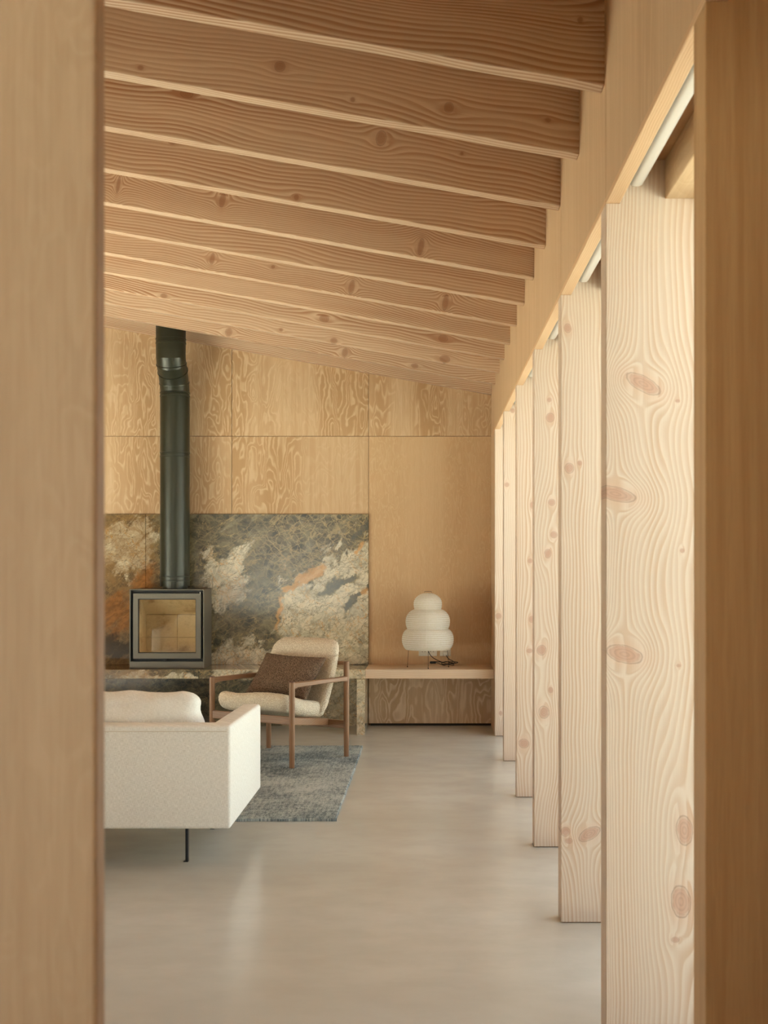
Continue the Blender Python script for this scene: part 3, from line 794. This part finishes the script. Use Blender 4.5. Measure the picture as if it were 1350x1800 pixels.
# ------------------------------------------------------------------ rug
rx1, ry0, ry1, rx0 = -.490, 6.49, 9.02, -3.3
bm = bmesh.new(); rg = random.Random(5)
def ruggrid(x0, x1, y0, y1, st_, grid):
    nx = int((x1-x0)/st_); ny = int((y1-y0)/st_); V = {}
    for i in range(nx+1):
        for j in range(ny+1):
            x_ = x0+(x1-x0)*i/nx; y_ = y0+(y1-y0)*j/ny
            edge = (i == nx or j == 0 or j == ny)
            wob = .006*mn.noise(Vector((x_*9, y_*9, 1)))
            V[i,j] = bm.verts.new((x_+(wob if i == nx else 0)+rg.uniform(-.002,.002), y_+(wob if j in (0,ny) else 0)+rg.uniform(-.002,.002), .0115+rg.uniform(0,.0045)+.002*mn.noise(Vector((x_*14,y_*14,0)))))
    for i in range(nx):
        for j in range(ny): bm.faces.new([V[i,j], V[i+1,j], V[i+1,j+1], V[i,j+1]])
    low = {}
    def lowv(k):
        if k not in low: c_ = V[k].co; low[k] = bm.verts.new((c_.x, c_.y, .0005))
        return low[k]
    for i in range(nx):
        for j in (0, ny): bm.faces.new([V[i,j], V[i+1,j], lowv((i+1,j)), lowv((i,j))])
    for j in range(ny):
        for i in (0, nx): bm.faces.new([V[i,j], V[i,j+1], lowv((i,j+1)), lowv((i,j))])
ruggrid(rx0, rx1, ry0, ry1, .0085, None)
rug = finish('rug', bm, M['rug'], None, (0, 0, 0), True)
tag(rug, 'blue grey woven pile rug under the armchair', 'rug')

# ------------------------------------------------------------------ sofa
SY0, SY1 = 5.50, 6.47; SXR = -.872; SW = 2.05
so = thing('sofa', (SXR-SW/2, SY0, 0)); ox = SW/2
zt_, zl_ = .622, .172
bm = bmesh.new(); W2 = SW/2; AW = .095; D = SY1-SY0
pg = [(-W2,0),(W2,0),(W2,D),(W2-AW,D),(W2-AW,.122),(-W2+AW,.122),(-W2+AW,D),(-W2,D)]
tz = lambda y_: zt_-.020*max(0., (y_-.1)/D)
lo = [bm.verts.new((a_, b_, zl_)) for a_, b_ in pg]; hi = [bm.verts.new((a_, b_, tz(b_))) for a_, b_ in pg]
bm.faces.new(lo); bm.faces.new(hi)
for k in range(8): bm.faces.new([lo[k], lo[(k+1)%8], hi[(k+1)%8], hi[k]])
bmesh.ops.recalc_face_normals(bm, faces=bm.faces[:])
bmesh.ops.bevel(bm, geom=bm.edges[:], offset=.015, segments=4, affect='EDGES', profile=.5)
finish('back_and_arms', bm, M['sofa'], so, None, True, 50)
rbox('base', (0, .54, .235), (SW/2-.1, .42, .06), .015, .05, M['sofa'], so)
for k in (-1, 1): rbox('seat_cushion', (k*(SW/4-.05), .56, .365), ((SW-.2)/4-.003, .41, .068), .03, .03, M['sofa'], so)
seamx = [(-SW/2+.02, .0, zt_-.026), (SW/2-.016, .0, zt_-.026)]
M['seam'] = plain('seam_thread', lin(206,198,180), .9)
tube('seam', seamx, .0016, M['seam'], so, 6)
for (lx_, ly_) in ((ox-.215, .14), (-ox+.215, .14), (ox-.215, .82), (-ox+.215, .82)):
    bm = bmesh.new(); addbox(bm, (lx_-.006, ly_-.014, .003), (lx_+.006, ly_+.014, zl_+.004), .002); addbox(bm, (lx_-.014, ly_-.014, 0), (lx_+.006, ly_+.014, .003))
    finish('leg', bm, M['black_metal'], so)
tag(so, 'low cream fabric sofa seen from behind on thin black metal legs', 'sofa')
def cushion(name, cx_, label):
    rr = random.Random(int(cx_*100)); cz = .432+.155; cw = .445
    def fn(q):
        u_, v_ = q.x/cw, q.z/.155
        b_ = (1-u_*u_*.85)*(1-v_*v_*.8)
        q = Vector((q.x-(.025*(q.z/.155)*(1 if q.x > 0 else -1) if v_ > .0 else 0)*abs(u_)**4, q.y*(.45+.62*max(b_,0)**.5), q.z))
        q.z += .010*mn.noise(Vector((q.x*9, q.y*6, 3+cx_)))*(1 if v_ > .3 else .2) - (.018*max(0,abs(u_)-.8)/.2 if v_ > 0 else 0)
        q.y += .010*mn.noise(Vector((q.x*10, 1.3+cx_, q.z*16)))+.007*math.sin(q.z*70+q.x*9)*max(0, abs(u_)-.72)/.28
        q.x += .008*math.sin(q.z*55+1)*max(0, abs(u_)-.8)/.2
        return q
    o = rbox(name, (0,0,0), (cw,.11,.155), .05, .014, M['sofa'], None, fn)
    o.location = (cx_, SY0+.245, cz); o.rotation_euler = (math.radians(-5), 0, 0)
    tag(o, label, 'cushion', 'sofa back cushions'); return o
cushion('sofa_cushion', -1.035-.445, 'plump cream sofa back cushion at the arm end, showing above the sofa back')
cushion('sofa_cushion', -1.035-.445*3-.01, 'cream sofa back cushion farther along, hidden behind the partition')

# ------------------------------------------------------------------ armchair
ch = thing('armchair', (-1.015, 8.47, .016), math.radians(-33.1))
LX, LY = .34, .2865
for s_ in (-1, 1):
    l_ = tube('leg', [(s_*LX, -LY, 0), (s_*LX, -LY, .3), (s_*LX, -LY, .541)], [.0165,.0190,.0190], M['walnut'], ch, 20, 50)
    tube('end_cap', [(s_*LX, -LY, .5405), (s_*LX, -LY, .5455)], [.0190,.0172], M['walnut_end'], l_, 20)
    tube('leg', [(s_*LX, LY, 0), (s_*LX, LY, .3), (s_*LX, LY, .636)], [.0165,.0190,.0190], M['walnut'], ch, 20, 50)
    # armrest: thickens into both legs
    bm = bmesh.new(); P = []
    for (yy, zc, hh, ww) in ((-LY-.006,.522,.0185,.0165), (-LY+.02,.520,.0225,.0175), (-LY+.045,.523,.0165,.0185), (-.02,.524,.0150,.0195), (LY-.05,.522,.0150,.0185), (LY-.022,.520,.0190,.0175), (LY,.519,.021,.0165)):
        P.append([bm.verts.new((s_*LX+a*ww, yy, zc+b*hh)) for a, b in ((-1,-.7),(-.7,-1),(.7,-1),(1,-.7),(1,.7),(.7,1),(-.7,1),(-1,.7))])
    for A_, B_ in zip(P, P[1:]):
        for k in range(8): bm.faces.new([A_[k], A_[(k+1)%8], B_[(k+1)%8], B_[k]])
    bm.faces.new(P[0]); bm.faces.new(P[-1][::-1])
    finish('armrest', bm, M['walnut_side'], ch, None, True, 35)
def bar(name, a, b, hw, hh, mat, bev=.004):
    a = Vector(a); b = Vector(b); d = b-a; L = d.length
    bm = bmesh.new(); addbox(bm, (-hw, 0, -hh), (hw, L, hh), bev, 2)
    d.normalize(); sx = d.cross(Vector((0,0,1))).normalized(); uz = sx.cross(d)
    m = Matrix((sx, d, uz)).transposed().to_4x4(); m.translation = a
    bmesh.ops.transform(bm, matrix=m, verts=bm.verts[:])
    return finish(name, bm, mat, ch)
bar('front_rail', (-LX+.008,-LY,.297), (LX-.008,-LY,.297), .012, .026, M['walnut_rail'])
bar('rear_rail', (-LX+.008,LY,.212), (LX-.008,LY,.212), .012, .027, M['walnut_rail'])
bar('top_rail', (-LX,LY,.624), (LX,LY,.624), .012, .0125, M['walnut_rail'])
for s_ in (-1, 1): bar('side_rail', (s_*.318,-LY+.012,.294), (s_*.185,LY-.011,.220), .011, .024, M['walnut_side'])
# upholstered seat and back
def fuzz(q, k, amp=.0032):
    v_ = q*95; d = Vector((mn.noise(v_+Vector((k,0,0))), mn.noise(v_+Vector((0,k,7))), mn.noise(v_+Vector((5,3,k)))))
    return q+d*amp
def seatf(q):
    s_ = (q.y+.25)/.50           # 0 front, 1 rear
    wid = .297-.045*s_
    x_ = q.x/.30*wid
    zc = .385+.030*math.cos(min(1, s_*1.6)*math.pi)*.5 - .062*s_ + .016*(x_/.3)**2
    zc += .012*math.sin(x_*11+.6)*(1-s_)
    th = 1.0-.12*s_
    y_ = q.y-.055-.012*math.cos(x_*5)*(1-s_)
    return fuzz(Vector((x_, y_, zc+q.z*th)), 1)
rbox('seat', (0,0,0), (.30,.25,.060), .056, .0085, M['boucle'], ch, seatf)
def backf(q):
    s_ = (q.z+.262)/.524         # 0 bottom, 1 top
    wid = .282 + .010*math.sin(s_*math.pi)
    x_ = q.x/.26*wid
    if s_ > .70:                 # rounded upper corners
        k = (s_-.70)/.30
        x_ *= 1-.10*k**3
    yc = .118+.165*s_+.012*math.sin(s_*math.pi) + .018*(1-(x_/.28)**2)
    zc = .300+.480*s_ - (.020*(abs(x_)/.28)**4 if s_ > .8 else 0)
    return fuzz(Vector((x_, yc+q.y*.94, zc+q.y*.32)), 3)
rbox('backrest', (0,0,0), (.26,.046,.262), .043, .0085, M['boucle'], ch, backf)
tag(ch, 'walnut-framed armchair with cream boucle seat and back on the rug', 'armchair')
# pillow
pw = .262; phh = .165
def pilf(q):
    u_, v_ = q.x/pw, q.z/phh
    b_ = max(0, (1-abs(u_)**2.6)*(1-abs(v_)**2.6))
    y_ = q.y*(.10+1.0*b_**.55)
    pin = .045*(1-(abs(v_))**2)*abs(u_)**3
    x_ = q.x*(1-.0)-math.copysign(pin*.45, q.x); z_ = q.z - math.copysign(.035*(1-u_*u_)*abs(v_)**3*.5, q.z)
    y_ += .008*math.sin(u_*5+v_*3)*b_
    return fuzz(Vector((x_, y_, z_)), 6, .0026)
pc = Vector((0, .062, .541))
bm = bmesh.new(); roundbox(bm, (pw, .062, phh), .010, .0078, pilf)
pil = finish('throw_pillow', bm, M['brown_boucle'], None, None, True)
tl = math.atan2(.19, .24)
Rch = Matrix.Rotation(math.radians(-33.1), 4, 'Z')
pil.matrix_world = Matrix.Translation(Vector((-1.015, 8.47, .016))) @ Rch @ Matrix.Translation(pc) @ Matrix.Rotation(-tl, 4, 'X') @ Matrix.Rotation(math.radians(1.5), 4, 'Y')
tag(pil, 'dark brown nubby lumbar pillow leaning in the armchair', 'pillow')
bm = bmesh.new()     # flanged border
pp = []
for k in range(97):
    a_ = k/96*4; 
    sd_, f_ = int(a_) % 4, a_-int(a_)
    u_, v_ = ((-1+2*f_, -1), (1, -1+2*f_), (1-2*f_, 1), (-1, 1-2*f_))[sd_]
    q = pilf(Vector((u_*pw*.985, 0, v_*phh*.98))); pp.append(q)
addtube(bm, pp, .006, 8, False)
pf = finish('border', bm, M['brown_boucle'], pil, None, True)
